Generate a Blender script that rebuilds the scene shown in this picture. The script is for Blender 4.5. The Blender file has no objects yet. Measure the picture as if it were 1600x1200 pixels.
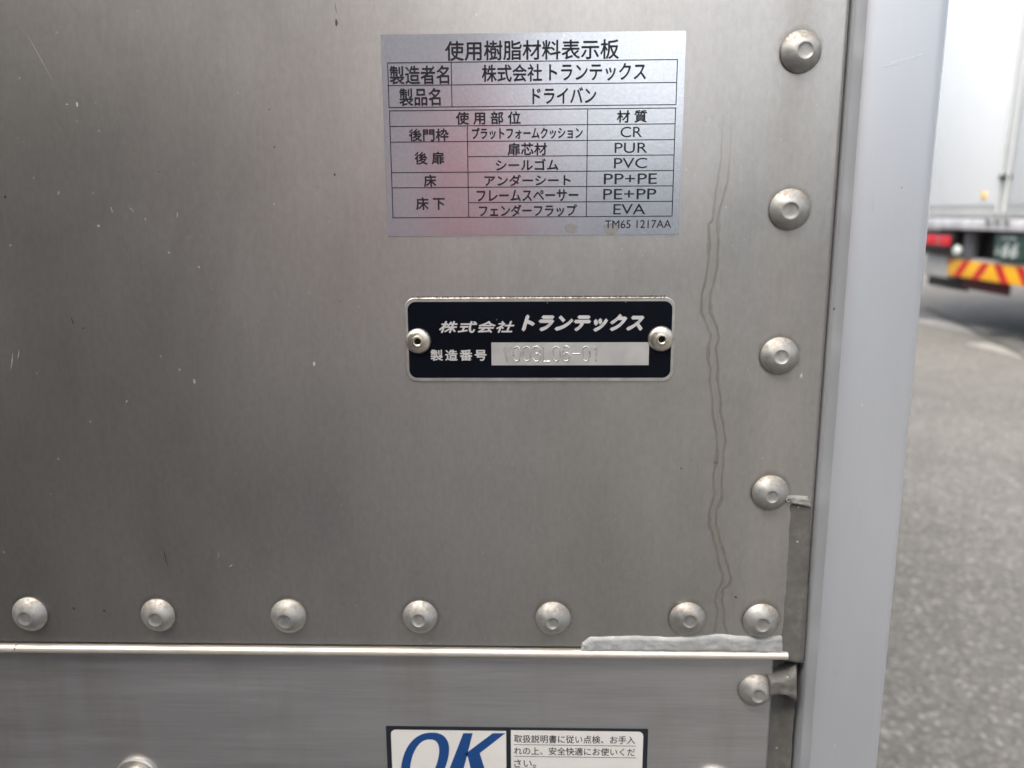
import bpy, bmesh, math, random
from mathutils import Vector, Matrix, noise
R = math.radians
random.seed(7)
sc = bpy.context.scene
C = sc.collection

# ------------------------------------------------------------------ camera, world, sun, exposure
CAM = Vector((0.0, -0.285, 1.05))
F_PX = 1155.0
PITCH, YAW, ROLL = R(-10.51), R(1.54), R(0.30)
CAM_R = (Matrix.Rotation(YAW, 3, 'Z') @ Matrix.Rotation(PITCH, 3, 'X') @ Matrix.Rotation(ROLL, 3, 'Y'))
cam = bpy.data.cameras.new('camera')
cam.sensor_fit = 'HORIZONTAL'; cam.sensor_width = 36.0
cam.lens = F_PX / 1600 * 36
cam.clip_start = 0.01; cam.clip_end = 3000
cam.dof.use_dof = True; cam.dof.focus_distance = 0.285; cam.dof.aperture_fstop = 9.5
co = bpy.data.objects.new('camera', cam); C.objects.link(co)
co.matrix_world = Matrix.Translation(CAM) @ (CAM_R @ Matrix.Rotation(R(90), 3, 'X')).to_4x4()
sc.camera = co

SUN_EL, SUN_AZ = R(54), R(205)            # azimuth clockwise from +y (north)
w = bpy.data.worlds.new('World'); sc.world = w; w.use_nodes = True
nt = w.node_tree
sky = nt.nodes.new('ShaderNodeTexSky'); sky.sky_type = 'NISHITA'; sky.sun_disc = False
sky.sun_elevation = SUN_EL; sky.sun_rotation = SUN_AZ
sky.air_density = 1.0; sky.dust_density = 7.0; sky.ozone_density = 1.0
bg = nt.nodes['Background']; bg.inputs[1].default_value = 0.15
hs = nt.nodes.new('ShaderNodeHueSaturation'); hs.inputs['Saturation'].default_value = 0.5      # thin overcast: a paler sky
nt.links.new(sky.outputs[0], hs.inputs['Color']); nt.links.new(hs.outputs[0], bg.inputs[0])
sun = bpy.data.lights.new('sun', 'SUN'); sun.energy = 0.6; sun.angle = R(40); sun.color = (1.0, 0.95, 0.87)
so = bpy.data.objects.new('sun', sun); C.objects.link(so)
sd = Vector((math.sin(SUN_AZ) * math.cos(SUN_EL), math.cos(SUN_AZ) * math.cos(SUN_EL), math.sin(SUN_EL)))
so.rotation_euler = sd.to_track_quat('Z', 'Y').to_euler(); so.location = (3, -6, 12)
sc.view_settings.view_transform = 'Standard'; sc.view_settings.look = 'None'
sc.view_settings.exposure = 1.2; sc.view_settings.gamma = 1.0
sc.cycles.use_denoising = True

SLOPE = R(2.5)                            # the yard rises gently away from the camera
def gz(y): return y * math.tan(SLOPE)
def P(px, py, dep=0.0):
    """A point of the near truck's rear: photograph coordinates to (x, z) on the vertical plane y = -dep."""
    d = CAM_R @ Vector(((px - 800) / F_PX, 1, -(py - 600) / F_PX))
    t = (-dep - CAM.y) / d.y
    return CAM.x + d.x * t, CAM.z + d.z * t
MM = 0.001

# ------------------------------------------------------------------ mesh helpers
class MB:
    def __init__(self): self.v = []; self.f = []; self.s = []
    def add(self, vs, fs, smooth=False):
        o = len(self.v); self.v += [tuple(p) for p in vs]
        self.f += [tuple(i + o for i in f) for f in fs]; self.s += [smooth] * len(fs)
    def box(self, a, b):
        x0, y0, z0 = a; x1, y1, z1 = b
        self.add([(x0,y0,z0),(x1,y0,z0),(x1,y1,z0),(x0,y1,z0),(x0,y0,z1),(x1,y0,z1),(x1,y1,z1),(x0,y1,z1)],
                 [(3,2,1,0),(4,5,6,7),(0,1,5,4),(1,2,6,5),(2,3,7,6),(3,0,4,7)])
    def rbox(self, a, b, r=0.01, seg=2):
        bm = bmesh.new(); bmesh.ops.create_cube(bm, size=1)
        c = [(a[i] + b[i]) / 2 for i in range(3)]; d = [abs(b[i] - a[i]) for i in range(3)]
        for v in bm.verts: v.co = Vector([c[i] + v.co[i] * d[i] for i in range(3)])
        bmesh.ops.bevel(bm, geom=bm.edges[:], offset=min(r, min(d) * .45), segments=seg, affect='EDGES', profile=.5)
        bm.verts.index_update()
        self.add([v.co for v in bm.verts], [[v.index for v in f.verts] for f in bm.faces], True); bm.free()
    def prism(self, poly, y0, y1):
        """poly = [(x,z)] counter-clockwise seen from -y; y0 is the front face."""
        n = len(poly)
        vs = [(x, y0, z) for x, z in poly] + [(x, y1, z) for x, z in poly]
        fs = [tuple(range(n)), tuple(range(2 * n - 1, n - 1, -1))]
        fs += [(i, n + i, n + (i + 1) % n, (i + 1) % n) for i in range(n)]
        self.add(vs, fs)
    def sheet(self, poly, y):
        self.add([(x, y, z) for x, z in poly], [tuple(range(len(poly)))])
    def sweep(self, prof, z0, z1, n=1, smooth=True, caps=True, closed=True):
        """prof = [(x,y)] swept up z."""
        m = len(prof)
        vs = [(x, y, z0 + (z1 - z0) * k / n) for k in range(n + 1) for x, y in prof]
        fs = []
        for k in range(n):
            for i in range(m if closed else m - 1):
                j = (i + 1) % m
                fs.append((k*m+i, k*m+j, (k+1)*m+j, (k+1)*m+i))
        self.add(vs, fs, smooth)
        if caps and closed:
            self.add(vs[:m], [tuple(range(m-1, -1, -1))]); self.add(vs[-m:], [tuple(range(m))])
    def lathe(self, prof, c=(0,0,0), seg=40, jit=0.0, cap0=True):
        """prof = [(radius, out)]; out points to -y."""
        cx, cy, cz = c; m = len(prof); vs = []; fs = []
        for k in range(seg):
            a = 2 * math.pi * k / seg
            for r, h in prof:
                rr = r * (1 + jit * math.sin(3 * a + 1) )
                vs.append((cx + rr * math.cos(a), cy - h, cz + rr * math.sin(a)))
        for k in range(seg):
            l = (k + 1) % seg
            for i in range(m - 1):
                fs.append((k*m+i, k*m+i+1, l*m+i+1, l*m+i))
        self.add(vs, fs, True)
        self.add([vs[k*m] for k in range(seg)], [tuple(range(seg))]) if cap0 and prof[0][0] > 1e-6 else None
        if prof[-1][0] > 1e-6: self.add([vs[k*m+m-1] for k in range(seg)], [tuple(range(seg))])
    def tube(self, path, r, seg=8):
        """round bar along 3-D points"""
        pts = [Vector(p) for p in path]; vs = []; n = len(pts)
        for i, p in enumerate(pts):
            t = (pts[min(i+1, n-1)] - pts[max(i-1, 0)]).normalized()
            u = t.cross(Vector((0, 0, 1)) if abs(t.z) < .9 else Vector((1, 0, 0))).normalized(); v = t.cross(u)
            for k in range(seg):
                a = 2 * math.pi * k / seg; vs.append(p + (u * math.cos(a) + v * math.sin(a)) * r)
        fs = [(i*seg+k, i*seg+(k+1)%seg, (i+1)*seg+(k+1)%seg, (i+1)*seg+k) for i in range(n-1) for k in range(seg)]
        self.add(vs, fs, True)
        self.add(vs[:seg], [tuple(range(seg))]); self.add(vs[-seg:], [tuple(range(seg))])
    def disc_wheel(self, c, r, w, ax='x', seg=40, prof=None):
        """solid of revolution about the x axis: prof = [(radius, offset)]"""
        vs = []; m = len(prof); fs = []
        for k in range(seg):
            a = 2 * math.pi * k / seg
            for rr, h in prof: vs.append((c[0] + h, c[1] + rr * math.cos(a), c[2] + rr * math.sin(a)))
        for k in range(seg):
            l = (k + 1) % seg
            for i in range(m - 1): fs.append((k*m+i, k*m+i+1, l*m+i+1, l*m+i))
        self.add(vs, fs, True)
        for e in (0, m - 1):
            if prof[e][0] > 1e-6: self.add([vs[k*m+e] for k in range(seg)], [tuple(range(seg))])
    def build(self, name, m, parent=None, loc=(0,0,0), label=None):
        me = bpy.data.meshes.new(name); me.from_pydata(self.v, [], self.f); me.update()
        for p, s in zip(me.polygons, self.s): p.use_smooth = s
        bm = bmesh.new(); bm.from_mesh(me); bmesh.ops.remove_doubles(bm, verts=bm.verts, dist=1e-6)
        bmesh.ops.recalc_face_normals(bm, faces=bm.faces); bm.to_mesh(me); bm.free()
        o = bpy.data.objects.new(name, me); C.objects.link(o)
        if m: me.materials.append(m)
        try: me.set_sharp_from_angle(angle=R(38))
        except Exception: pass
        link(o, parent, loc)
        if label: o['label'] = label
        return o

WORLD_AT = {}
def link(o, parent, loc):
    """loc is the world place of the mesh's own origin (parents in this chain are not rotated unless loc is local)"""
    p = WORLD_AT.get(parent.name, Vector((0,0,0))) if parent else Vector((0,0,0))
    o.parent = parent
    o.location = Vector(loc) - p
    WORLD_AT[o.name] = Vector(loc)
def thing(name, label, cat, loc, group=None):
    o = bpy.data.objects.new(name, None); C.objects.link(o); o.empty_display_size = .1
    o.location = loc; WORLD_AT[o.name] = Vector(loc)
    o['label'] = label; o['category'] = cat
    if group: o['group'] = group
    return o
def rrect(x0, z0, x1, z1, r, n=8):
    pts = []
    for cx, cz, a0 in ((x1-r, z0+r, -90), (x1-r, z1-r, 0), (x0+r, z1-r, 90), (x0+r, z0+r, 180)):
        for k in range(n + 1):
            a = R(a0 + 90 * k / n); pts.append((cx + r * math.cos(a), cz + r * math.sin(a)))
    return pts

# ------------------------------------------------------------------ materials
class Mat:
    def __init__(self, name, color=(.5,.5,.5), rough=.5, metal=0.0, spec=.5, coat=0.0):
        self.m = bpy.data.materials.new(name); self.m.use_nodes = True
        self.nt = self.m.node_tree; self.b = self.nt.nodes['Principled BSDF']
        self.b.inputs['Base Color'].default_value = (*color, 1)
        self.b.inputs['Roughness'].default_value = rough; self.b.inputs['Metallic'].default_value = metal
        self.b.inputs['Specular IOR Level'].default_value = spec
        if coat: self.b.inputs['Coat Weight'].default_value = coat
        self.col = (*color, 1)
        self.tc = None
    def n(self, t, **kw):
        x = self.nt.nodes.new(t)
        for k, v in kw.items(): setattr(x, k, v)
        return x
    def L(self, a, b): self.nt.links.new(a, b)
    def coord(self, scale=(1,1,1), kind='Object'):
        if not self.tc: self.tc = self.n('ShaderNodeTexCoord')
        mp = self.n('ShaderNodeMapping'); mp.inputs['Scale'].default_value = scale
        self.L(self.tc.outputs[kind], mp.inputs['Vector']); return mp.outputs[0]
    def noise(self, scale, vec, detail=4, rough=.55, dist=0):
        x = self.n('ShaderNodeTexNoise'); x.inputs['Scale'].default_value = scale
        x.inputs['Detail'].default_value = detail; x.inputs['Roughness'].default_value = rough
        x.inputs['Distortion'].default_value = dist
        self.L(vec, x.inputs['Vector']); return x.outputs[0]
    def ramp(self, fac, stops, interp='LINEAR'):
        x = self.n('ShaderNodeValToRGB'); x.color_ramp.interpolation = interp
        e = x.color_ramp.elements
        while len(e) < len(stops): e.new(.5)
        for k, (p, c) in enumerate(stops):
            e[k].position = p; e[k].color = (c, c, c, 1) if isinstance(c, (int, float)) else (*c, 1)
        self.L(fac, x.inputs[0]); return x.outputs[0]
    def mix(self, fac, a, b, mode='MIX'):
        x = self.n('ShaderNodeMix', data_type='RGBA', blend_type=mode)
        for s, val in ((0, fac), (6, a), (7, b)):
            if hasattr(val, 'is_output'): self.L(val, x.inputs[s])
            elif isinstance(val, (int, float)) : x.inputs[s].default_value = val if s == 0 else (val, val, val, 1)
            else: x.inputs[s].default_value = (*val[:3], 1)
        return x.outputs[2]
    def math(self, op, a, b=None, c=None):
        x = self.n('ShaderNodeMath', operation=op)
        for i, val in enumerate((a, b, c)):
            if val is None: continue
            if hasattr(val, 'is_output'): self.L(val, x.inputs[i])
            else: x.inputs[i].default_value = val
        return x.outputs[0]
    def bump(self, h, strength=.2, dist=.001):
        x = self.n('ShaderNodeBump'); x.inputs['Strength'].default_value = strength; x.inputs['Distance'].default_value = dist
        self.L(h, x.inputs['Height']); self.L(x.outputs[0], self.b.inputs['Normal']); return x
    def set(self, name, out): self.L(out, self.b.inputs[name])
    def specks(self, vec, scale, size, keep, rnd=1.0):
        """mask of small separate flecks: one in a few voronoi cells carries a dot"""
        x = self.n('ShaderNodeTexVoronoi'); x.inputs['Scale'].default_value = scale; x.inputs['Randomness'].default_value = rnd
        self.L(vec, x.inputs['Vector'])
        sx = self.n('ShaderNodeSeparateColor'); self.L(x.outputs['Color'], sx.inputs[0])
        a = self.math('GREATER_THAN', sx.outputs[0], 1 - keep)
        sz = self.math('MULTIPLY', sx.outputs[1], size)
        b = self.math('LESS_THAN', x.outputs['Distance'], sz)
        return self.math('MULTIPLY', a, b)

def plain(name, color, rough=.5, metal=0.0, var=.12, scale=30, **kw):
    m = Mat(name, color, rough, metal, **kw)
    v = m.coord()
    f = m.noise(scale, v, 5)
    lo = tuple(c * (1 - var) for c in color); hi = tuple(min(1, c * (1 + var)) for c in color)
    m.set('Base Color', m.ramp(f, [(.3, lo), (.7, hi)]))
    m.set('Roughness', m.ramp(m.noise(scale * 2.3, v, 3), [(.3, max(0, rough - .06)), (.7, min(1, rough + .06))]))
    return m.m

STREAK_X = P(1217, 556)[0]
def panel_metal():
    m = Mat('brushed_stainless_dirty', (.5, .47, .44), .4, 1.0)
    v = m.coord()
    grain = m.noise(60, m.coord((30, 1, 1.2)), 4, .6)            # fine vertical brushing
    grain2 = m.noise(12, m.coord((22, 1, .8)), 3, .6)
    cloud = m.noise(9, m.coord((1.3, 1, .8)), 6, .62, .6)
    cloud2 = m.noise(28, m.coord((1.6, 1, .7)), 5, .6, .3)
    base = m.ramp(m.mix(.5, cloud, cloud2), [(.32, (.46, .448, .425)), (.5, (.515, .50, .474)), (.68, (.555, .54, .513))])
    base = m.mix(.06, base, m.ramp(grain, [(.3, .25), (.7, .75)]), 'OVERLAY')
    base = m.mix(.03, base, m.ramp(grain2, [(.3, .25), (.7, .75)]), 'OVERLAY')
    # brown run-off below the rivet column
    sx = m.n('ShaderNodeSeparateXYZ'); m.L(m.tc.outputs['Object'], sx.inputs[0])
    wob = m.noise(14, m.coord((1, 1, 1.0)), 3)
    dx = m.math('SUBTRACT', m.math('ADD', sx.outputs[0], m.math('MULTIPLY', m.math('SUBTRACT', wob, .5), .006)), STREAK_X)
    g = m.math('EXPONENT', m.math('MULTIPLY', m.math('MULTIPLY', dx, dx), -1 / (.0062 ** 2)))
    st = m.math('MULTIPLY', g, m.ramp(m.noise(18, m.coord((5, 1, 1.4)), 4, .6), [(.25, .25), (.75, 1)]))
    st = m.math('MULTIPLY', st, .42)
    base = m.mix(st, base, (.22, .18, .145))
    # dirt lodged round the rivet heads
    dmin = None
    for (rx_, rz_) in [(P(px, 963)[0], P(657, 963)[1]) for px in (49, 248, 452, 657, 864, 1073)] + [P(1189, 967)] + [P(*p) for p in ((1250, 81), (1234, 327), (1217, 556), (1203, 769))]:
        vd = m.n('ShaderNodeVectorMath', operation='DISTANCE'); m.L(m.tc.outputs['Object'], vd.inputs[0]); vd.inputs[1].default_value = (rx_, 0, rz_ + .0005)
        dmin = vd.outputs['Value'] if dmin is None else m.math('MINIMUM', dmin, vd.outputs['Value'])
    rn = m.noise(300, m.coord(), 4, .7)
    dd = m.math('ADD', dmin, m.math('MULTIPLY', m.math('SUBTRACT', rn, .5), .0035))
    ring = m.math('SUBTRACT', 1, m.math('MINIMUM', m.math('MAXIMUM', m.math('MULTIPLY', m.math('SUBTRACT', dd, .0072), 620), 0), 1))
    base = m.mix(m.math('MULTIPLY', ring, .42), base, (.19, .16, .125))
    # light flecks and dark flecks
    sp = m.specks(m.coord((1, 1, .8)), 260, .09, .30)
    sp2 = m.specks(m.coord((1.3, 1, .6)), 110, .06, .22)
    dk = m.specks(m.coord((1, 1, .7)), 150, .065, .09)
    base = m.mix(m.math('MULTIPLY', dk, .75), base, (.05, .045, .04))
    fl = m.math('MAXIMUM', m.math('MULTIPLY', sp, .45), m.math('MULTIPLY', sp2, .6))
    base = m.mix(fl, base, (.75, .74, .71))
    m.set('Base Color', base)
    met = m.math('SUBTRACT', .94, m.math('MAXIMUM', m.math('MULTIPLY', fl, .86), m.math('MULTIPLY', st, .75)))
    m.set('Metallic', met)
    r = m.ramp(m.mix(.3, cloud, grain), [(.3, .33), (.7, .41)])
    # fine mottling of the dirty film
    mot = m.noise(420, m.coord((1, 1, .6)), 3, .7)
    base = m.mix(.10, base, m.ramp(mot, [(.35, .25), (.65, .75)]), 'OVERLAY'); m.set('Base Color', base)
    m.set('Roughness', r)
    m.bump(m.mix(.5, grain, cloud2), .025, .0005)
    return m.m
def lower_metal():
    m = Mat('brushed_aluminium_horizontal', (.5, .49, .48), .42, 1.0)
    grain = m.noise(60, m.coord((.5, 1, 22)), 4, .65)
    band = m.noise(16, m.coord((.7, 1, 7)), 5, .65)
    base = m.ramp(band, [(.3, (.44, .435, .435)), (.7, (.53, .525, .525))])
    base = m.mix(.12, base, m.ramp(grain, [(.3, .2), (.7, .8)]), 'OVERLAY')
    cl = m.noise(22, m.coord((2.2, 1, .5)), 5)
    base = m.mix(m.ramp(cl, [(.5, 0), (.75, .3)]), base, (.3, .25, .2))
    fl = m.specks(m.coord((.7, 1, 1)), 170, .08, .25)
    dk = m.specks(m.coord((1, 1, .5)), 90, .07, .15)
    base = m.mix(m.math('MULTIPLY', fl, .5), base, (.75, .74, .71))
    base = m.mix(m.math('MULTIPLY', dk, .7), base, (.06, .05, .045))
    m.set('Base Color', base); m.set('Metallic', m.math('SUBTRACT', .85, m.math('MULTIPLY', fl, .6)))
    m.set('Roughness', m.ramp(m.mix(.5, band, grain), [(.3, .36), (.7, .5)]))
    m.bump(m.mix(.4, grain, band), .04, .0005)
    return m.m
def post_metal():
    m = Mat('anodised_aluminium_post', (.62, .64, .67), .42, .6)
    cl = m.noise(9, m.coord((2.2, 2.2, .6)), 5, .55)
    base = m.ramp(cl, [(.3, (.545, .567, .60)), (.7, (.605, .63, .662))])
    gr = m.noise(50, m.coord((16, 16, .7)), 4)
    base = m.mix(.012, base, m.ramp(gr, [(.3, .2), (.7, .8)]), 'OVERLAY')
    dk = m.specks(m.coord((1, 1, .7)), 130, .07, .22)
    fl = m.specks(m.coord((1, 1, .8)), 150, .06, .25)
    base = m.mix(m.math('MULTIPLY', dk, .8), base, (.08, .075, .07))
    base = m.mix(m.math('MULTIPLY', fl, .6), base, (.8, .8, .8))
    m.set('Base Color', base)
    m.set('Roughness', m.ramp(cl, [(.3, .33), (.7, .42)]))
    m.bump(gr, .012, .0005)
    return m.m
def rivet_metal():
    m = Mat('weathered_rivet', (.55, .54, .51), .5, .6)
    v = m.coord()
    n1 = m.noise(260, v, 6, .65)
    base = m.ramp(n1, [(.3, (.30, .295, .278)), (.6, (.42, .415, .395)), (.8, (.50, .49, .455))])
    # dirt lodged on the upper side, away from the rim
    sx = m.n('ShaderNodeSeparateXYZ'); m.L(m.tc.outputs['Object'], sx.inputs[0])
    oi = m.n('ShaderNodeObjectInfo')
    up = m.math('MULTIPLY', m.math('SUBTRACT', sx.outputs[2], .0032), 900)
    up = m.math('MINIMUM', m.math('MAXIMUM', up, 0), 1)
    ad = m.n('ShaderNodeVectorMath', operation='ADD'); m.L(m.coord((900, 900, 900)), ad.inputs[0])
    cb = m.n('ShaderNodeCombineXYZ'); m.L(m.math('MULTIPLY', oi.outputs['Random'], 77), cb.inputs[0]); m.L(cb.outputs[0], ad.inputs[1])
    dn = m.noise(.7, ad.outputs[0], 4, .7)
    dirt = m.math('MULTIPLY', up, m.ramp(dn, [(.45, 0), (.62, .8)]))
    base = m.mix(dirt, base, (.24, .18, .11))
    m.set('Base Color', base); m.set('Metallic', m.math('SUBTRACT', .75, m.math('MULTIPLY', dirt, .65)))
    m.set('Roughness', m.ramp(n1, [(.3, .46), (.7, .6)]))
    m.bump(n1, .12, .0006)
    return m.m
def sealant_mat(name, c, hi):
    m = Mat(name, c, .62, 0, .4)
    n1 = m.noise(160, m.coord((1, 1, 1)), 7, .7)
    n2 = m.noise(700, m.coord(), 3, .6)
    base = m.ramp(n1, [(.3, tuple(x * .75 for x in c)), (.55, c), (.75, hi)])
    fl = m.specks(m.coord(), 260, .12, .3)
    base = m.mix(m.math('MULTIPLY', fl, .6), base, (.6, .6, .58))
    m.set('Base Color', base)
    m.bump(m.mix(.4, n1, n2), .28, .001)
    return m.m
def sticker_silver():
    m = Mat('silver_film', (.60, .65, .73), .3, .9)
    f = m.noise(900, m.coord(), 2)
    base = m.ramp(f, [(.35, (.635, .67, .72)), (.65, (.69, .725, .775))])
    fl = m.specks(m.coord(), 330, .11, .35)
    base = m.mix(m.math('MULTIPLY', fl, .6), base, (.85, .87, .9))
    # two dried drops near the bottom right
    m.set('Base Color', base)
    cl = m.noise(18, m.coord(), 3)
    m.set('Roughness', m.ramp(cl, [(.3, .20), (.7, .27)]))
    m.bump(f, .05, .0003)
    return m.m
def asphalt_mat():
    m = Mat('asphalt_worn', (.2, .2, .19), .85, 0, .3)
    v = m.coord()
    vo = m.n('ShaderNodeTexVoronoi'); vo.inputs['Scale'].default_value = 95; m.L(v, vo.inputs['Vector'])
    sep = m.n('ShaderNodeSeparateColor'); m.L(vo.outputs['Color'], sep.inputs[0])
    stone = m.ramp(sep.outputs[0], [(0, (0.095, 0.091, 0.083)), (.45, (0.150, 0.146, 0.134)), (.85, (0.211, 0.204, 0.187)), (.97, (0.396, 0.383, 0.353))])
    fine = m.noise(420, v, 4, .7)
    base = m.mix(.45, stone, m.ramp(fine, [(.3, (0.112, 0.108, 0.101)), (.7, (0.224, 0.217, 0.199))]))
    big = m.noise(.9, v, 6, .65, .4)
    base = m.mix(.55, base, m.ramp(big, [(.3, .38), (.7, .56)]), 'OVERLAY')
    mid = m.noise(5, v, 6, .65, .5)
    base = m.mix(.3, base, m.ramp(mid, [(.3, .35), (.7, .65)]), 'OVERLAY')
    sp = m.specks(v, 60, .11, .12)
    base = m.mix(m.math('MULTIPLY', sp, .8), base, (.78, .76, .70))
    m.set('Base Color', base)
    m.bump(m.mix(.5, vo.outputs['Distance'], fine), .6, .004)
    return m.m

M = {}
M['panel'] = panel_metal(); M['lower'] = lower_metal(); M['post'] = post_metal(); M['rivet'] = rivet_metal()
M['trim'] = plain('bright_trim_metal', (.68, .625, .54), .42, .6, .07, 60)
M['gap'] = plain('black_rubber', (.012, .012, .012), .7)
M['seal_dark'] = sealant_mat('dark_grey_sealant', (.125, .121, .11), (.17, .165, .15))
M['seal_light'] = sealant_mat('pale_grey_sealant', (.36, .37, .365), (.5, .51, .50))
M['seal_mid'] = sealant_mat('mid_grey_sealant', (.23, .23, .215), (.31, .31, .295))
M['film'] = sticker_silver()
M['ink'] = plain('black_ink', (.012, .013, .018), .5, spec=.2)
M['plate_edge'] = plain('plate_aluminium', (.62, .60, .56), .4, .9, .15, 200)
M['plate_black'] = None
mm = Mat('plate_black_enamel', (.004, .006, .010), .35, 0, .10)
fl = mm.specks(mm.coord(), 300, .10, .25)
mm.set('Base Color', mm.mix(mm.math('MULTIPLY', fl, .55), mm.ramp(mm.noise(40, mm.coord(), 4), [(.3, (.002, .003, .0055)), (.7, (.004, .0055, .010))]), (.3, .27, .2)))
M['plate_black'] = mm.m
M['plate_letter'] = plain('plate_lettering_aluminium', (.72, .71, .70), .42, .6, .08, 300)
M['strip'] = plain('serial_strip_aluminium', (.66, .655, .635), .42, .75, .05, 120)
M['stamp_shade'] = plain('stamp_shadow', (.16, .155, .145), .6, .3, .1, 300)  # dark tone painted as shadow beside the stamped strokes
M['bright'] = plain('stamp_highlight', (.85, .84, .80), .3, .8, .05, 300)  # lighter than the strip: the lit edge of the stamping, put into colour
M['eyelet'] = plain('eyelet_steel', (.66, .62, .53), .36, .95, .16, 500)
M['hole'] = plain('dark_hole', (.01, .009, .008), .8)
M['sticker_white'] = plain('sticker_white', (.66, .65, .61), .45, 0, .04, 60)
M['sticker_black'] = plain('sticker_black', (.012, .016, .022), .4)
M['ok_blue'] = plain('blue_print', (.008, .055, .20), .4, 0, .06, 60)
M['bolt'] = plain('zinc_bolt', (.52, .50, .46), .4, .9, .2, 300)
M['white_paint'] = plain('white_paint', (.75, .78, .80), .35, 0, .02, 4)
M['frame_grey'] = plain('door_frame_grey', (.64, .66, .655), .45, .2, .06, 8)
M['galv'] = plain('sill_steel', (.66, .66, .68), .45, .3, .2, 9)
M['under'] = plain('underbody_black', (.010, .010, .011), .6, 0, .3, 9)
M['rubber'] = plain('tyre_rubber', (.02, .02, .02), .85, 0, .2, 20)
M['tank'] = plain('grey_tank', (.10, .10, .115), .5, .2)
M['rim'] = plain('wheel_steel', (.35, .35, .35), .5, .6)
M['lamp_red'] = plain('red_lens', (.55, .006, .02), .2, 0, .06, 30, coat=.5)
M['chev_y'] = plain('reflector_yellow', (.95, .48, .01), .4, 0, .03, 30)
M['chev_r'] = plain('reflector_red', (.60, .008, .012), .4, 0, .05, 30)
M['amber'] = plain('amber_marker', (.95, .42, .01), .35, 0, .04)
M['num_green'] = plain('number_plate_green', (.03, .075, .06), .45, 0, .05)
M['num_white'] = plain('number_plate_white', (.55, .60, .57), .45, 0, .03)
M['flap'] = plain('mud_flap_red', (.085, .012, .017), .7, 0, .15, 20)
M['asphalt'] = asphalt_mat()
M['bumper'] = plain('bumper_grey', (.45, .45, .44), .5, .1, .08, 8)
m_ = Mat('faded_white_marking', (.36, .35, .32), .8)
m_.set('Base Color', m_.ramp(m_.noise(25, m_.coord(), 6, .7), [(.35, (.24, .232, .212)), (.62, (.38, .37, .34))])); M['marking'] = m_.m
M['crack'] = plain('asphalt_joint', (.09, .085, .075), .9, 0, .3, 12)
M['helper_dark'] = plain('reflection_block_dark', (.03, .029, .028), .7, 0, .15, 2)  # dark tone for the added blocks behind the camera
M['helper_pale'] = plain('reflection_block_pale', (.42, .43, .45), .7, 0, .06, 3)  # pale tone for the added blocks' lighter faces
M['helper_red'] = plain('reflection_prop_red', (.85, .06, .10), .5, 0, .08, 3)  # red of the added box behind the camera
Z_FADE = P(1131, 150)[1]
def fade(m, a):
    """the film thins out towards the place where the run begins"""
    m.coord(); sx = m.n('ShaderNodeSeparateXYZ'); m.L(m.tc.outputs['Object'], sx.inputs[0])
    f = m.math('MINIMUM', m.math('MAXIMUM', m.math('MULTIPLY', m.math('SUBTRACT', Z_FADE, sx.outputs[2]), 1 / .05), 0), 1)
    return m.math('MULTIPLY', f, a)
def stain_mat():
    m = Mat('dried_drip_film', (.17, .14, .10), .5, 0, .3)
    n1 = m.noise(120, m.coord((2, 1, .6)), 5, .7)
    m.set('Alpha', fade(m, m.ramp(n1, [(.28, .10), (.72, .34)])))
    return m.m
M['stain'] = stain_mat()
def scratch_mat(name, c, a):
    m = Mat(name, c, .5); m.b.inputs['Alpha'].default_value = a; return m.m
M['scratch_light'] = scratch_mat('light_scuff', (.62, .61, .58), .32)
M['scratch_pale'] = scratch_mat('pale_smear', (.85, .86, .87), .22)
M['scratch_dark'] = scratch_mat('dark_scuff', (.06, .05, .045), .75)

# ------------------------------------------------------------------ ground
def struct(o): o['kind'] = 'structure'; return o
g = MB()
def grid_axis(): return [-400, -120, -40, -15, -6, -3, -1.5, 0, 1.5, 3, 6, 9, 15, 40, 120, 400]
ax = grid_axis(); n = len(ax)
g.add([(x, y, 0) for y in ax for x in ax], [(j*n+i, j*n+i+1, (j+1)*n+i+1, (j+1)*n+i) for j in range(n-1) for i in range(n-1)])
ground = struct(g.build('asphalt_ground', M['asphalt'])); ground.rotation_euler.x = SLOPE

def G(px, py):
    """A point of the yard: photograph coordinates to the sloping ground."""
    d = CAM_R @ Vector(((px - 800) / F_PX, 1, -(py - 600) / F_PX))
    k = math.tan(SLOPE)
    t = (k * CAM.y - CAM.z) / (d.z - k * d.y)
    return CAM + d * t
def ground_strip(name, pts, width, m, lift=.004):
    mb = MB(); L = []
    for i, p in enumerate(pts):
        a = Vector(pts[max(i-1, 0)]); b = Vector(pts[min(i+1, len(pts)-1)])
        t = (b - a).normalized(); u = Vector((t.y, -t.x, 0))
        for s in (-1, 1):
            q = Vector(p) + u * s * width / 2; L.append((q.x, q.y, gz(q.y) + lift))
    mb.add(L, [(2*i, 2*i+1, 2*i+3, 2*i+2) for i in range(len(pts)-1)])
    return struct(mb.build(name, m))
def dense(a, b, k=1, wob=.0):
    a, b = G(*a), G(*b); d = b - a; a2, b2 = a - d * 0.0, b + d * k
    return [a2 + (b2 - a2) * (i / 8) + Vector((random.uniform(-wob, wob), random.uniform(-wob, wob), 0)) for i in range(9)]
ground_strip('parking_line', dense((1440, 499), (1526, 517)), .34, M['marking'])
ground_strip('parking_line', dense((1534, 520), (1600, 531), 1.5), .30, M['marking'])
ground_strip('parking_line', dense((1524, 537), (1600, 556), 1.5), .20, M['marking'])
ground_strip('asphalt_joint', dense((1447, 480), (1568, 541), 1, .012), .06, M['crack'], .006)

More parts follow.
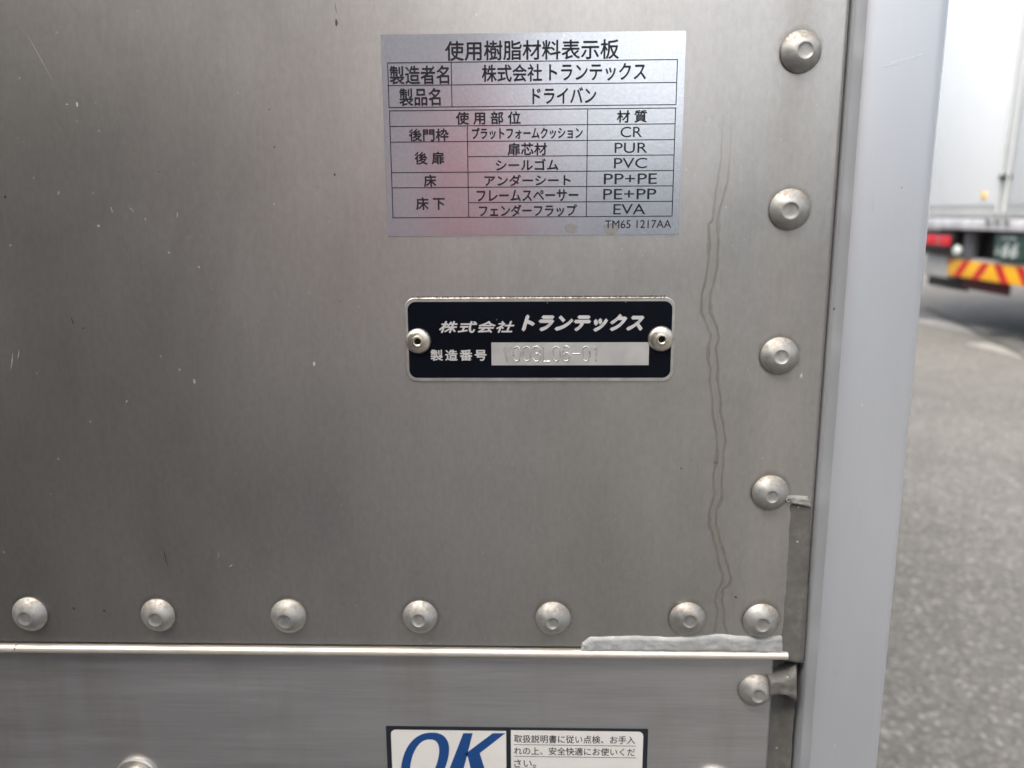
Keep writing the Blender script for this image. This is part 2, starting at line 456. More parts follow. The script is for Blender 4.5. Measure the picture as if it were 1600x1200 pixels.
# ------------------------------------------------------------------ the near truck
root = thing('box_truck', 'silver box truck seen close up, its riveted brushed metal rear filling most of the photo', 'truck', (-1.05, 0, gz(0)))
XE = P(1316, 200)[0]                              # right edge of the riveted panel
z_s0, z_s1 = P(600, 1010)[1], P(600, 1023.5)[1]   # trim bead, upper and lower edge
z_top = z_s0 + 2.35
z_low = z_s1 - .20
# riveted upper panel with a folded right edge
mb = MB(); r = .002
prof = [(-1.06, .03), (-1.06, 0)] + [(XE - r + r * math.sin(R(a)), r - r * math.cos(R(a))) for a in (0, 15, 30, 45, 60, 75, 90)] + [(XE, .03)]
mb.sweep(prof, z_s0 + .0008, z_top)
panel = mb.build('rear_panel', M['panel'], root)
panel['label'] = 'right rear panel, darker and smoother than the band below it'
# second leaf of the rear, left of the picture
mb = MB(); mb.sweep([(-2.16, .03), (-2.16, 0), (-1.066, 0), (-1.066, .03)], z_s0 + .0008, z_top, smooth=False)
mb.build('rear_panel', M['panel'], root)
# body box and black gap behind the panels
mb = MB(); mb.box((XE - .002, .012, z_low), (XE + .006, .028, z_top)); mb.box((-2.16, .0022, z_s0 - .003), (XE - .012, .03, z_s0 + .0003))
mb.build('gap_seal', M['gap'], root)
mb = MB(); mb.rbox((-2.255, .034, z_low), (.128, 6.4, z_top + .08), .02); mb.build('cargo_box', M['white_paint'], root)
# trim bead
zc = (z_s0 + z_s1) / 2 - .0003; rb = (z_s0 - z_s1) / 2 - .0003
xr = P(1233, 1026)[0]
def trim(xa, xb):
    t = MB(); pr = [(.004, zc + rb)] + [(-.0004 - .0017 * math.sin(R(a)), zc + rb * math.cos(R(a))) for a in range(0, 181, 15)] + [(.004, zc - rb)]
    m = len(pr); xs = [xa + (xb - xa) * k / 60 for k in range(61)]
    vs = [(x, y, z) for x in xs for y, z in pr]
    t.add(vs, [(k*m+i, k*m+(i+1)%m, (k+1)*m+(i+1)%m, (k+1)*m+i) for k in range(60) for i in range(m)], True)
    t.add(vs[:m], [tuple(range(m))]); t.add(vs[-m:], [tuple(range(m))]); return t
xs0 = P(28, 1014)[0]
trim(-2.16, xs0 - .0002).build('trim_strip', M['trim'], root)
trim(xs0 + .0002, xr - .001).build('trim_strip', M['trim'], root)
# lower panel
x_lr = P(1206, 1110, -.002)[0]
mb = MB(); mb.sweep([(-2.16, .03), (-2.16, .002)] + [(x_lr - .002 + .002 * math.sin(R(a)), .004 - .002 * math.cos(R(a))) for a in (0, 30, 60, 90)] + [(x_lr, .03)], z_low, z_s1 + .0006)
mb.build('lower_panel', M['lower'], root)
# corner post
PX0 = XE + .0007; YF = -.0062
XR = P(1478, 40, -YF)[0] + .0027
rc = .006
prof = [(PX0, .012), (PX0, -.0012), (PX0 + .0006, -.0022), (PX0 + .0022, -.0048), (PX0 + .0026, -.0058), (PX0 + .0036, YF)]
prof += [(PX0 + .0034 + (XR - rc - PX0 - .0034) * k / 6, YF - .0004 * math.sin(math.pi * k / 6)) for k in range(1, 6)]
prof += [(XR - rc + rc * math.sin(R(a)), YF + rc - rc * math.cos(R(a))) for a in range(0, 91, 10)]
prof += [(XR, .09), (PX0 + .018, .09), (PX0 + .018, .012)]
mb = MB(); mb.sweep(prof, z_low - .05, z_top + .05); post = mb.build('corner_post', M['post'], root)
mb = MB(); mb.sweep([(-2.29, .09), (-2.29, -.0108), (-2.165, -.0108), (-2.165, .09)], z_low - .05, z_top + .05, smooth=False); mb.build('corner_post', M['post'], root)
mb = MB(); mb.rbox((-2.16, -.01, z_top + .004), (PX0 - .001, .03, z_top + .13), .01); mb.build('top_rail', M['post'], root)

# sealants: lumpy sheets between two edges
def blob(name, m, left, right, y_edge, bulge, n=60, k=10, rough=.0004, seed=0, label=None):
    """left/right: lists of (px,py) down the two edges; the surface bulges out between them."""
    def samp(pts, t):
        s = t * (len(pts) - 1); i = min(int(s), len(pts) - 2); f = s - i
        return pts[i][0] + (pts[i+1][0] - pts[i][0]) * f, pts[i][1] + (pts[i+1][1] - pts[i][1]) * f
    vs = []; mb = MB()
    for a in range(n + 1):
        t = a / n; A = P(*samp(left, t)); B = P(*samp(right, t))
        for b in range(k + 1):
            u = b / k; x = A[0] + (B[0] - A[0]) * u; z = A[1] + (B[1] - A[1]) * u
            edge = min(u, 1 - u) * 2
            prof = (1 - (1 - min(1, edge * 2.2)) ** 2)
            e2 = min(1, min(t, 1 - t) * n / 2.0); prof *= math.sqrt(max(0, e2))
            h = bulge * prof + rough * noise.fractal(Vector((x * 420, seed, z * 420)), 1.0, 2.0, 3) * prof
            yy = y_edge(u) if callable(y_edge) else y_edge
            jx = .0005 * noise.noise(Vector((z * 160, seed + 5, x * 160)))
            vs.append((x + jx, yy - h, z + jx))
    mb.add(vs, [(a*(k+1)+b, a*(k+1)+b+1, (a+1)*(k+1)+b+1, (a+1)*(k+1)+b) for a in range(n) for b in range(k)], True)
    # closed back
    o = len(mb.v)
    mb.add([(v[0], v[1] + .006 if True else 0, v[2]) for v in vs], [])
    ring = [b for b in range(k)] + [a*(k+1)+k for a in range(n)] + [n*(k+1)+b for b in range(k, 0, -1)] + [a*(k+1) for a in range(n, 0, -1)]
    for i in range(len(ring)):
        p, q = ring[i], ring[(i+1) % len(ring)]
        mb.f.append((p, q, q + o, p + o)); mb.s.append(True)
    return mb.build(name, m, root, label=label)
blob('seam_sealant', M['seal_light'], [(906, 1019), (908, 1004), (920, 994), (1000, 992), (1060, 994), (1120, 990), (1180, 995), (1224, 992)],
     [(907, 1017), (930, 1018), (960, 1018.5), (1010, 1019), (1060, 1019), (1120, 1019.5), (1180, 1020), (1226, 1020.5)], .0004, .0015, 90, 14, .00028, 3,
     'pale grey crinkled sealant smeared along the seam')
blob('corner_sealant', M['seal_dark'], [(1231, 782), (1228, 840), (1224, 900), (1220, 960), (1214, 1000), (1210, 1031)],
     [(1268, 786), (1266, 840), (1263, 900), (1260, 960), (1258, 1000), (1255, 1036)], lambda u: .0008 - .0008 * u, .0009, 90, 12, .00010, 9,
     'dark grey sealant filling the corner beside the post')
blob('corner_sealant', M['seal_mid'], [(1224, 778), (1230, 772), (1245, 774), (1264, 776)], [(1226, 783), (1234, 785), (1250, 789), (1268, 796)], .0, .0016, 24, 8, .0008, 15)
blob('lower_sealant', M['seal_dark'], [(1203, 1036), (1200, 1090), (1198, 1140), (1194, 1200), (1188, 1290)],
     [(1252, 1040), (1248, 1090), (1245, 1140), (1241, 1200), (1234, 1290)], lambda u: .004 + .004 * math.sin(math.pi * u), .001, 80, 12, .00015, 21)
blob('rivet_sealant', M['seal_dark'], [(1200, 1056), (1212, 1058), (1230, 1052), (1246, 1040)], [(1200, 1090), (1212, 1086), (1228, 1086), (1246, 1100)], .001, .0030, 30, 12, .0003, 27)

# rivets
def rivet_mesh(seed):
    rnd = random.Random(seed); b = MB(); Rr = .00735 * rnd.uniform(.98, 1.03)
    rt = Rr * rnd.uniform(.33, .40)
    prof = [(0, .0036), (rt * .55, .00362), (rt * .86, .0038), (rt, .00405), (rt * 1.13, .0040), (Rr * .58, .0035), (Rr * .72, .0029), (Rr * .84, .0021), (Rr * .93, .0014), (Rr, .0008), (Rr * 1.0, .0006), (Rr * .95, .0002), (Rr * .95, -.0004)]
    b.lathe(prof, (0, 0, 0), 48)
    ox, oz = rnd.uniform(-.0009, .0009), rnd.uniform(-.0009, .0009)
    tx, tz = rnd.uniform(-.09, .09), rnd.uniform(-.09, .09)
    out = []
    for (x, y, z) in b.v:
        k = max(0, (-y) / .004)
        y2 = y - (x * tx + z * tz) * k
        nn = noise.noise(Vector((x * 500 + seed, y * 500, z * 500)))
        out.append((x + ox * k, y2 - .00008 * nn * k, z + oz * k))
    b.v = out
    return b
zr = P(657, 963)[1]
pos = [P(px, 963)[0] for px in (49, 248, 452, 657, 864, 1073)]
xr1 = P(1189, 967)[0]
riv = [(x, zr, 0) for x in pos] + [(xr1, zr - .0004, 0)]
col = [(1250, 81), (1234, 327), (1217, 556), (1203, 769)]
riv += [(*P(*p), 0) for p in col]
riv += [(pos[0] - .0517 * k, zr, 0) for k in range(1, 5)] + [(riv[7][0], riv[7][1] + .0553 * k, 0) for k in range(1, 5)]
lr = P(1180, 1077, -.002)
riv += [(lr[0], lr[1], .002), (lr[0] - .0002, lr[1] - .06, .002)]
protos = [rivet_mesh(s).build('rivet', M['rivet'], root, (riv[s][0], riv[s][2], riv[s][1])) for s in range(6)]
for i, (x, z, y) in enumerate(riv):
    if i < 6: o = protos[i]
    else:
        o = protos[i % 6].copy(); C.objects.link(o); o.parent = root
    o.location = Vector((x, y, z)) - root.location
    if i >= 6: o.rotation_euler.y = random.choice((-.5, .4, .15, -.2, .9))

# bolts with washers near the bottom edge
for (px, py) in ((216, 1213), (1118, 1229)):
    x, z = P(px, py, -.002)
    b = MB(); b.lathe([(0, .0046), (.0045, .0046), (.0058, .0040), (.0064, .0028), (.0065, .0008)], (0,0,0), 40)
    bo = b.build('bolt', M['bolt'], root, (x, .002, z))
    b = MB(); b.lathe([(.0066, .0006), (.0066, .0014), (.0090, .0017), (.0097, .0012), (.0098, -.0004)], (0,0,0), 48)
    b.build('washer', M['plate_edge'], bo, (x, .002, z))

# marks lying on the panel: dried drips and scuffs
def ribbon(mb, pts, widths, y, dep=0.0):
    q = [P(*p, dep) for p in pts]; vs = []
    for i, p in enumerate(q):
        a = q[max(i-1, 0)]; b = q[min(i+1, len(q)-1)]
        tx, tz = b[0] - a[0], b[1] - a[1]; l = math.hypot(tx, tz) or 1
        wd = widths[i] if isinstance(widths, list) else widths
        nx, nz = -tz / l * wd / 2, tx / l * wd / 2
        vs += [(p[0] - nx, y, p[1] - nz), (p[0] + nx, y, p[1] + nz)]
    mb.add(vs, [(2*i, 2*i+1, 2*i+3, 2*i+2) for i in range(len(q)-1)])
def crop(pts, s, ox, oz): return [(ox + a / s, oz + b / s) for a, b in pts]
L1 = [(1131, 150), (1128, 200), (1126, 250), (1118, 300), (1113, 345)] + crop([(178,0),(182,70),(178,150),(165,240),(150,290),(148,370),(165,410),(188,460),(178,510),(176,560),(185,600),(183,660),(192,720),(197,800),(210,870),(215,950),(208,1000)], 2.667, 1040, 350) + crop([(908,0),(893,90),(900,200),(870,300),(868,380),(890,450),(915,540),(925,610),(950,680),(945,720),(910,790),(900,840),(918,880),(900,1020)], 3.81, 880, 720)
L2 = [(1144, 150), (1142, 220), (1138, 280), (1124, 330)] + crop([(219,0),(220,80),(216,180),(200,250),(186,300),(188,370),(215,430),(222,470),(210,520),(218,590),(216,640),(228,710),(230,780),(243,850),(250,900),(243,950)], 2.667, 1040, 350) + crop([(955,0),(945,120),(945,230),(915,290),(910,370),(935,470),(965,570),(980,620),(1000,700),(985,745),(955,760),(945,830),(958,880),(955,950),(975,1030)], 3.81, 880, 720)
def fine(pts, k=5, amp=1.0):
    out = []
    for i in range(len(pts) - 1):
        for j in range(k):
            f = j / k; y = pts[i][1] + (pts[i+1][1] - pts[i][1]) * f
            x = pts[i][0] + (pts[i+1][0] - pts[i][0]) * f
            out.append((x + amp * noise.noise(Vector((y * .11, x * .01, 2))), y))
    return out + [pts[-1]]
for li, L in enumerate((L1, L2)):
    Lf = fine(L)
    wd = [(.0010 + .0014 * max(0, noise.noise(Vector((p[1] * .03, li * 9, 0))) - .05) + .0003 * noise.noise(Vector((p[1] * .2, li * 5, 1)))) * (.45 + .55 * min(1, max(0, (p[1] - 140) / 220))) for p in Lf]
    mb = MB(); ribbon(mb, Lf, wd, -.00012); mb.build('drip_stain', M['stain'], panel)
for a, b, wd in (((40, 50), (82, 125), .00025), ((173, 323), (176, 333), .0005), ((92, 298), (91, 305), .0006), ((203, 324), (209, 332), .0005), ((277, 331), (277, 340), .0004), ((152, 351), (156, 355), .0010), ((427, 318), (430, 321), .0006), ((20, 552), (17, 578), .0004), ((280, 575), (281, 580), .0005), ((358, 885), (364, 882), .0006), ((341, 863), (341, 872), .0003), ((303, 592), (304, 600), .0010),
               ((104, 162), (106, 164), .0007), ((119, 189), (121, 190), .0007), ((228, 91), (230, 94), .0005), ((30, 545), (28, 560), .0004)):
    mb = MB(); ribbon(mb, [a, ((a[0]+b[0])/2 + .6, (a[1]+b[1])/2), b], [wd * .3, wd, wd * .3], -.00012); mb.build('light_scuff', M['scratch_light'], panel)
for pts, wd in (([(256, 860), (258, 868), (262, 884)], .0004), ([(523, 4), (525, 14), (526, 22)], .0002), ([(525, 30), (526, 36), (525.5, 41)], .0010), ([(112, 497), (115, 506)], .0004), ([(130, 512), (131.5, 514)], .0006), ([(428, 229), (429.5, 231)], .0005), ([(420, 170), (421.5, 172)], .0004),
                ([(1046, 956), (1051, 958), (1056, 956)], .0004), ([(1148, 932), (1151, 934)], .0007)):
    mb = MB(); ribbon(mb, pts, [wd * .4] + [wd] * (len(pts) - 2) + [wd * .4] if len(pts) > 2 else wd, -.00012); mb.build('dark_scuff', M['scratch_dark'], panel)

for pts, wd, key in (([(1378, 104), (1400, 98), (1442, 84)], .0015, 'scratch_pale'), ([(1364, 300), (1365, 312), (1365, 330)], .0004, 'scratch_light'), ([(1408, 292), (1410, 294)], .0007, 'scratch_dark'), ([(1340, 760), (1343, 800), (1342, 836)], .0003, 'scratch_light'), ([(1302, 1052), (1308, 1054)], .0005, 'scratch_light')):
    mb = MB(); ribbon(mb, pts, [wd * .3] + [wd] * (len(pts) - 2) + [wd * .3], YF - .0006, -YF + .0006)
    mb.build('post_scuff', M[key], post)
wash = Mat('dried_water_run', (.26, .23, .18), .5); wash.set('Alpha', fade(wash, .075))
mb = MB(); A_, B_ = fine(L1), fine(L2); zs = [150 + (975 - 150) * k / 120 for k in range(121)]
def at_y(L, y):
    for p, q in zip(L, L[1:]):
        if p[1] <= y <= q[1] and q[1] > p[1]: return p[0] + (q[0] - p[0]) * (y - p[1]) / (q[1] - p[1])
    return min(L, key=lambda p: abs(p[1] - y))[0]
vs = []
for y in zs:
    for L in (A_, B_):
        x_, z_ = P(at_y(L, y), y); vs.append((x_, -.00007, z_))
mb.add(vs, [(2*i, 2*i+1, 2*i+3, 2*i+2) for i in range(len(zs) - 1)]); mb.build('water_run', wash.m, panel)

# running gear of the near truck
def wheel(parent, x, y, r, width, loc0=None, lz=0):
    b = MB(); wv = width / 2
    b.disc_wheel((0,0,0), r, width, prof=[(r*.58, -wv*.9), (r*.9, -wv), (r*.98, -wv*.8), (r, -wv*.5), (r, wv*.5), (r*.98, wv*.8), (r*.9, wv), (r*.58, wv*.9)])
    t = b.build('wheel', M['rubber'], parent, (x, y, lz + r))
    b = MB(); b.disc_wheel((0,0,0), r, width, prof=[(0, -wv*.55), (r*.3, -wv*.55), (r*.45, -wv*.3), (r*.575, -wv*.85), (r*.575, wv*.85), (r*.45, wv*.3), (r*.3, wv*.55), (0, wv*.55)])
    b.build('rim', M['rim'], t, (x, y, lz + r))
for y in (2.0, 6.0):
    for x in (-1.95, -.18): wheel(root, x, y, .40, .26, lz=gz(y - .02))
    b = MB(); b.tube([(-1.8, y, gz(y) + .40), (-.33, y, gz(y) + .40)], .06, 12); b.build('axle', M['under'], root)
b = MB(); b.box((-1.55, .15, z_low - .12), (-1.43, 8.2, z_low - .003)); b.box((-.72, .15, z_low - .12), (-.60, 8.2, z_low - .003)); b.build('chassis', M['under'], root)
b = MB(); b.rbox((-2.1, .12, .34), (-.03, .2, .46), .01); b.box((-1.54, .14, .455), (-1.44, .19, z_low - .1)); b.box((-.71, .14, .455), (-.61, .19, z_low - .1)); b.build('underrun_bar', M['bumper'], root)
b = MB(); b.rbox((-2.2, 6.6, .62), (.08, 8.3, 2.75), .12, 4); b.build('cab', M['white_paint'], root)

# ------------------------------------------------------------------ lettering
def text_mesh(mb, body, x0, z0, x1, z1, y, bold=0.0, shear=0.0, space=1.0, res=4):
    """outlines of a string fitted into the rectangle (x0,z0)-(x1,z1), laid on the plane y; bold (metres) thickens the strokes"""
    cu = bpy.data.curves.new('lettering', 'FONT'); cu.body = body; cu.size = 1; cu.shear = shear
    cu.space_character = space; cu.resolution_u = res
    ob = bpy.data.objects.new('lettering', cu); C.objects.link(ob)
    dg = bpy.context.evaluated_depsgraph_get(); dg.update()
    me = bpy.data.meshes.new_from_object(ob.evaluated_get(dg))
    vs = [v.co.copy() for v in me.vertices]; fs = [tuple(p.vertices) for p in me.polygons]
    bpy.data.objects.remove(ob); bpy.data.curves.remove(cu); bpy.data.meshes.remove(me)
    a0, a1 = min(v.x for v in vs), max(v.x for v in vs); b0, b1 = min(v.y for v in vs), max(v.y for v in vs)
    h = bold / 2; x0 += h; x1 -= h; z0 += h; z1 -= h
    offs = [(0, 0)] if bold <= 0 else [(h, 0), (-h, 0), (0, h), (0, -h)]
    for i, (ox, oz) in enumerate(offs):
        mb.add([(x0 + ox + (v.x - a0) / (a1 - a0) * (x1 - x0), y - i * 8e-6, z0 + oz + (v.y - b0) / (b1 - b0) * (z1 - z0)) for v in vs], fs)
def box_from(cropbox, s, ox, oz, dep=0.0):
    a, b, c, d = cropbox
    cx, cz = (a + c) / 2, (b + d) / 2
    xl = P(ox + a / s, oz + cz / s, dep)[0]; xr_ = P(ox + c / s, oz + cz / s, dep)[0]
    zt = P(ox + cx / s, oz + b / s, dep)[1]; zb = P(ox + cx / s, oz + d / s, dep)[1]
    return xl, zb, xr_, zt

# --- material sticker
S, OX, OZ = 1600 / 510, 580, 30
xl = (P(594.5, 55)[0] + P(606, 369)[0]) / 2; xr2 = (P(1073, 47)[0] + P(1060, 365)[0]) / 2
zt = (P(594.5, 55)[1] + P(1073, 47.5)[1]) / 2; zb = (P(606, 370)[1] + P(1060, 365.5)[1]) / 2
stk = thing('material_sticker', 'silver foil sticker with a printed table of black Japanese text above the black plate', 'sticker', ((xl + xr2) / 2, 0, zb))
mb = MB(); mb.prism(rrect(xl, zb, xr2, zt, .0006, 4), -.00025, -.00003); mb.build('foil_sheet', M['film'], stk)
YT = -.00033
mb = MB(); TB = .00022
for body, bx in (('使用樹脂材料表示板', (362,103,1215,201)), ('製造者名', (90,228,383,320)), ('株式会社', (542,222,838,308)), ('トランテックス', (872,216,1347,303)),
                 ('製品名', (138,338,341,426)), ('ドライバン', (790,334,1103,415)), ('使 用 部 位', (415,453,733,517)), ('材 質', (1203,446,1352,508)),
                 ('後門枠', (185,537,380,599)), ('プラットフォームクッション', (493,530,1037,588)), ('後 扉', (213,650,358,713)), ('扉芯材', (668,606,862,668)),
                 ('シールゴム', (610,685,918,742)), ('床', (258,762,320,823)), ('アンダーシート', (555,762,978,818)), ('床 下', (220,872,362,936)),
                 ('フレームスペーサー', (517,835,1015,893)), ('フェンダーフラップ', (528,908,1008,968))):
    text_mesh(mb, body, *box_from(bx, S, OX, OZ), YT, TB)
for body, bx in (('CR', (1222,528,1327,579)), ('PUR', (1193,606,1353,656)), ('PVC', (1190,680,1352,731)), ('PP+PE', (1140,757,1400,808)), ('PE+PP', (1137,832,1397,883)), ('EVA', (1187,906,1343,957)), ('TM65 1217AA', (1146,985,1470,1024))):
    text_mesh(mb, body, *box_from(bx, S, OX, OZ), YT, .0)
mb.build('lettering', M['ink'], stk)
mb = MB()
def line(a, b, w=.00030, y=YT):
    p, q = P(OX + a[0] / S, OZ + a[1] / S), P(OX + b[0] / S, OZ + b[1] / S)
    if abs(p[0] - q[0]) > abs(p[1] - q[1]):
        z = (p[1] + q[1]) / 2; mb.sheet([(min(p[0], q[0]) - w/2, z - w/2), (max(p[0], q[0]) + w/2, z - w/2), (max(p[0], q[0]) + w/2, z + w/2), (min(p[0], q[0]) - w/2, z + w/2)], y)
    else:
        x = (p[0] + q[0]) / 2; z0, z1 = sorted((p[1], q[1])); mb.sheet([(x - w/2, z0), (x + w/2, z0), (x + w/2, z1), (x - w/2, z1)], y - .00002)
for a, b in (((80,216),(1500,198)), ((83,328),(1497,309)), ((90,437),(1494,416)), ((80,216),(90,437)), ((392,212),(397,432)), ((1500,198),(1494,416)),
             ((90,453),(1493,433)), ((92,527),(1488,513)), ((96,604),(1485,590)), ((475,676),(1482,664)), ((102,754),(1479,741)), ((104,829),(1477,815)), ((478,902),(1475,890)), ((108,976),(1473,963)),
             ((90,453),(108,976)), ((1493,433),(1473,963)), ((471,522),(478,970)), ((1060,440),(1055,967))):
    line(a, b)
mb.build('table_lines', M['ink'], stk)
# dried drops on the sticker
mb = MB()
for cx, cy, rx in ((892, 357, 10), (955, 358, 12)):
    q = [P(cx + rx * math.cos(t) * (1 + .15 * math.sin(3*t)), cy + rx * .85 * math.sin(-t) * (1 + .1 * math.sin(2*t + 1))) for t in [2*math.pi*k/28 for k in range(28)]]
    mb.sheet(q, -.0003)
dm = Mat('dried_drop', (.30, .25, .18), .35); dm.b.inputs['Alpha'].default_value = .28
mb.build('dried_drop', dm.m, stk)

# --- black name plate
S2, OX2, OZ2 = 1600 / 480, 600, 440
def bx2(b): return box_from(b, S2, OX2, OZ2)
pl = bx2((112, 82, 1511, 518)); ins = bx2((129, 103, 1495, 499))
plate = thing('name_plate', 'black and silver metal maker plate with rounded corners held by two eyelets', 'name plate', ((pl[0] + pl[2]) / 2, 0, pl[1]))
mb = MB(); mb.prism(rrect(*pl, .0042), -.0007, -.00003); po = mb.build('plate', M['plate_edge'], plate)
bv = po.modifiers.new('edge', 'BEVEL'); bv.width = .00025; bv.segments = 2; bv.limit_method = 'ANGLE'
YP = -.00078
mb = MB(); mb.prism(rrect(*ins, .0031), YP, -.0006); mb.build('enamel_field', M['plate_black'], plate)
YL = YP - .00006
mb = MB()
text_mesh(mb, '株式会社', *bx2((288, 204, 680, 266)), YL, .00030, .28, 1.12)
text_mesh(mb, 'トランテックス', *bx2((716, 168, 1355, 260)), YL, .00085, .30)
text_mesh(mb, '製造番号', *bx2((243, 352, 535, 411)), YL, .00026, 0, 1.25)
mb.build('lettering', M['plate_letter'], plate)
sb = bx2((560, 315, 1378, 434))
mb = MB(); mb.prism([(sb[0], sb[1]), (sb[2], sb[1]), (sb[2], sb[3]), (sb[0], sb[3])], YL, YP + .0002)
strip = mb.build('serial_strip', M['strip'], plate)
G_ = {'V': [[(0,1),(.5,0),(1,1)]], '0': [[(.5,1),(.15,.9),(0,.65),(0,.35),(.15,.1),(.5,0),(.85,.1),(1,.35),(1,.65),(.85,.9),(.5,1)]],
      '3': [[(0,.82),(.2,.98),(.6,1),(.95,.85),(.95,.65),(.75,.54),(.4,.52)],[(.75,.54),(1,.4),(1,.18),(.75,.02),(.3,0),(0,.18)]],
      'L': [[(0,1),(0,0),(1,0)]], '6': [[(.95,.85),(.7,1),(.3,1),(.05,.75),(0,.35),(.2,.05),(.5,0),(.85,.08),(1,.3),(.85,.52),(.5,.58),(.1,.45)]],
      '-': [[(0,.5),(1,.5)]], '1': [[(.2,.8),(.55,1),(.55,0)]]}
sx = bx2((615, 335, 1128, 413)); chars = 'V003L06-01'; cw = (sx[2] - sx[0]) / len(chars)
mb = MB(); mg = MB()
for i, ch in enumerate(chars):
    for st in G_[ch]:
        a0 = sx[0] + cw * i + cw * .14
        mb.tube([(a0 + u * cw * .72, YL + .00002, sx[1] + v * (sx[3] - sx[1])) for u, v in st], .00022, 8)
        mg.tube([(a0 + u * cw * .72 + .0002, YL + .00012, sx[1] + v * (sx[3] - sx[1]) - .0002) for u, v in st], .0002, 8)  # offset dark copy standing for the strokes' shadow
mb.build('serial_number', M['bright'], strip); mg.build('stamp_shadow', M['stamp_shade'], strip)
for cx, cz in ((180, 308), (1440, 297)):
    x, z = P(OX2 + cx / S2, OZ2 + cz / S2)
    b = MB(); b.lathe([(.0012, .0004), (.0013, .0022), (.0016, .0024), (.0021, .0023), (.0023, .0019), (.0030, .0018), (.0040, .0015), (.0046, .0010), (.00495, .0003), (.005, 0)], (0,0,0), 48, cap0=False)
    e = b.build('eyelet', M['eyelet'], plate, (x, -.00078, z))
    b = MB(); b.lathe([(0, .0003), (.00125, .0004)], (0,0,0), 24); b.build('eyelet_hole', M['hole'], e, (x, -.00078, z))
gm = Mat('edge_grime', (.17, .13, .08), .8); gm.set('Alpha', gm.ramp(gm.noise(900, gm.coord(), 4, .7), [(.42, 0), (.6, .75)]))
mb = MB(); mb.prism([(pl[0] + .003, pl[3] - .0004), (pl[2] - .004, pl[3] - .0004), (pl[2] - .004, pl[3] + .0006), (pl[0] + .003, pl[3] + .0006)], -.0009, -.0001); mb.build('edge_grime', gm.m, plate)
# --- notice sticker
S3, OX3, OZ3 = 3.2, 560, 1100
def bx3(b): return box_from(b, S3, OX3, OZ3, -.002)
nb = bx3((157, 116, 1434, 1050))
note = thing('notice_sticker', 'white and black notice sticker with big blue OK letters at the bottom edge', 'sticker', ((nb[0] + nb[2]) / 2, .002, nb[1]))
YN = .002 - .0003
mb = MB(); mb.prism(rrect(*nb, .0004, 3), YN, .00197); mb.build('black_backing', M['sticker_black'], note)
w1 = bx3((180, 129, 742, 1020)); w2 = bx3((765, 132, 1411, 1020))
mb = MB()
def halfround(b, left):
    x0, z0, x1, z1 = b; r = .0022; pts = [(x0, z0), (x1, z0)]
    arc = [(math.cos(R(a)), math.sin(R(a))) for a in range(0, 91, 10)]
    if left: pts += [(x1, z1)] + [(x0 + r - r * c2, z1 - r + r * s2) for c2, s2 in reversed([(c, s) for c, s in arc])]
    else: pts += [(x1 - r + r * c, z1 - r + r * s) for c, s in arc] + [(x0, z1)]
    return pts
mb.sheet(halfround(w1, True), YN - .00004); mb.sheet(halfround(w2, False), YN - .00004)
mb.build('white_field', M['sticker_white'], note)
def q3(a, b): return P(OX3 + a / S3, OZ3 + b / S3, -.002)
mb = MB()
# big slanted O
def ell(cx, cz, rx, rz, sh, n=56, pw=2.3):
    out = []
    for k in range(n):
        a = 2 * math.pi * k / n; c, s = math.cos(a), math.sin(a)
        ux = math.copysign(abs(c) ** (2 / pw), c); uz = math.copysign(abs(s) ** (2 / pw), s)
        out.append((cx + rx * ux + sh * rz * uz, cz - rz * uz))
    return out
oo = ell(334, 276, 113, 136, .25); ii = ell(332, 276, 66, 102, .25)
n = len(oo); v3 = [q3(*p) for p in oo] + [q3(*p) for p in ii]
YK = YN - .00009
mb.add([(x, YK, z) for x, z in v3], [(i, (i+1) % n, n + (i+1) % n, n + i) for i in range(n)])
for poly in ([(525,143),(572,143),(503,412),(420,412)], [(672,143),(735,143),(607,243),(548,262),(532,248)], [(548,262),(607,243),(660,412),(583,412)]):
    mb.add([(x, YK, z) for x, z in [q3(*p) for p in reversed(poly)]], [tuple(range(len(poly)))])
mb.build('large_letters', M['ok_blue'], note)
mb = MB()
text_mesh(mb, '取扱説明書に従い点検、お手入', *bx3((778,154,1383,194)), YK, .00006)
text_mesh(mb, 'れの上、安全快適にお使いくだ', *bx3((778,215,1383,254)), YK, .00006)
text_mesh(mb, 'さい。', *bx3((778,274,888,314)), YK, .00006)
for x0_, x1_, yy in ((778, 1388, 200), (778, 1388, 258.5), (778, 890, 317)):
    a = q3(x0_, yy); b = q3(x1_, yy); mb.sheet([(a[0], a[1] - .00012), (b[0], a[1] - .00012), (b[0], a[1] + .00012), (a[0], a[1] + .00012)], YK)
mb.build('notice_text', M['ink'], note)

# ------------------------------------------------------------------ the far truck
def at_depth(px, py, w_): return CAM + (CAM_R @ Vector(((px - 800) / F_PX, 1, -(py - 600) / F_PX))) * w_
W0 = 6.0
pc = at_depth(1548, 430, W0); pc.z = gz(pc.y)
far = thing('box_truck', 'white box truck parked behind the corner post, with red and yellow chevrons on its bumper', 'truck', pc)
far.matrix_world = Matrix.Translation(pc) @ Matrix.Rotation(SLOPE, 4, 'X') @ Matrix.Rotation(R(-90 - 0.95), 4, 'Z')
WORLD_AT[far.name] = Vector((0, 0, 0))     # children use the truck's own axes: x across the rear, y forward, z up
FL = 1.014; HW = 1.25; HL = 1.62
def fb(name, a, b, m, parent=far, r=.01, label=None):
    t = MB(); t.rbox(a, b, r); return t.build(name, m, parent, label=label)
fb('cargo_box', (-HL, .06, FL - .02), (HW, 6.5, FL + 2.5), M['white_paint'], r=.03)
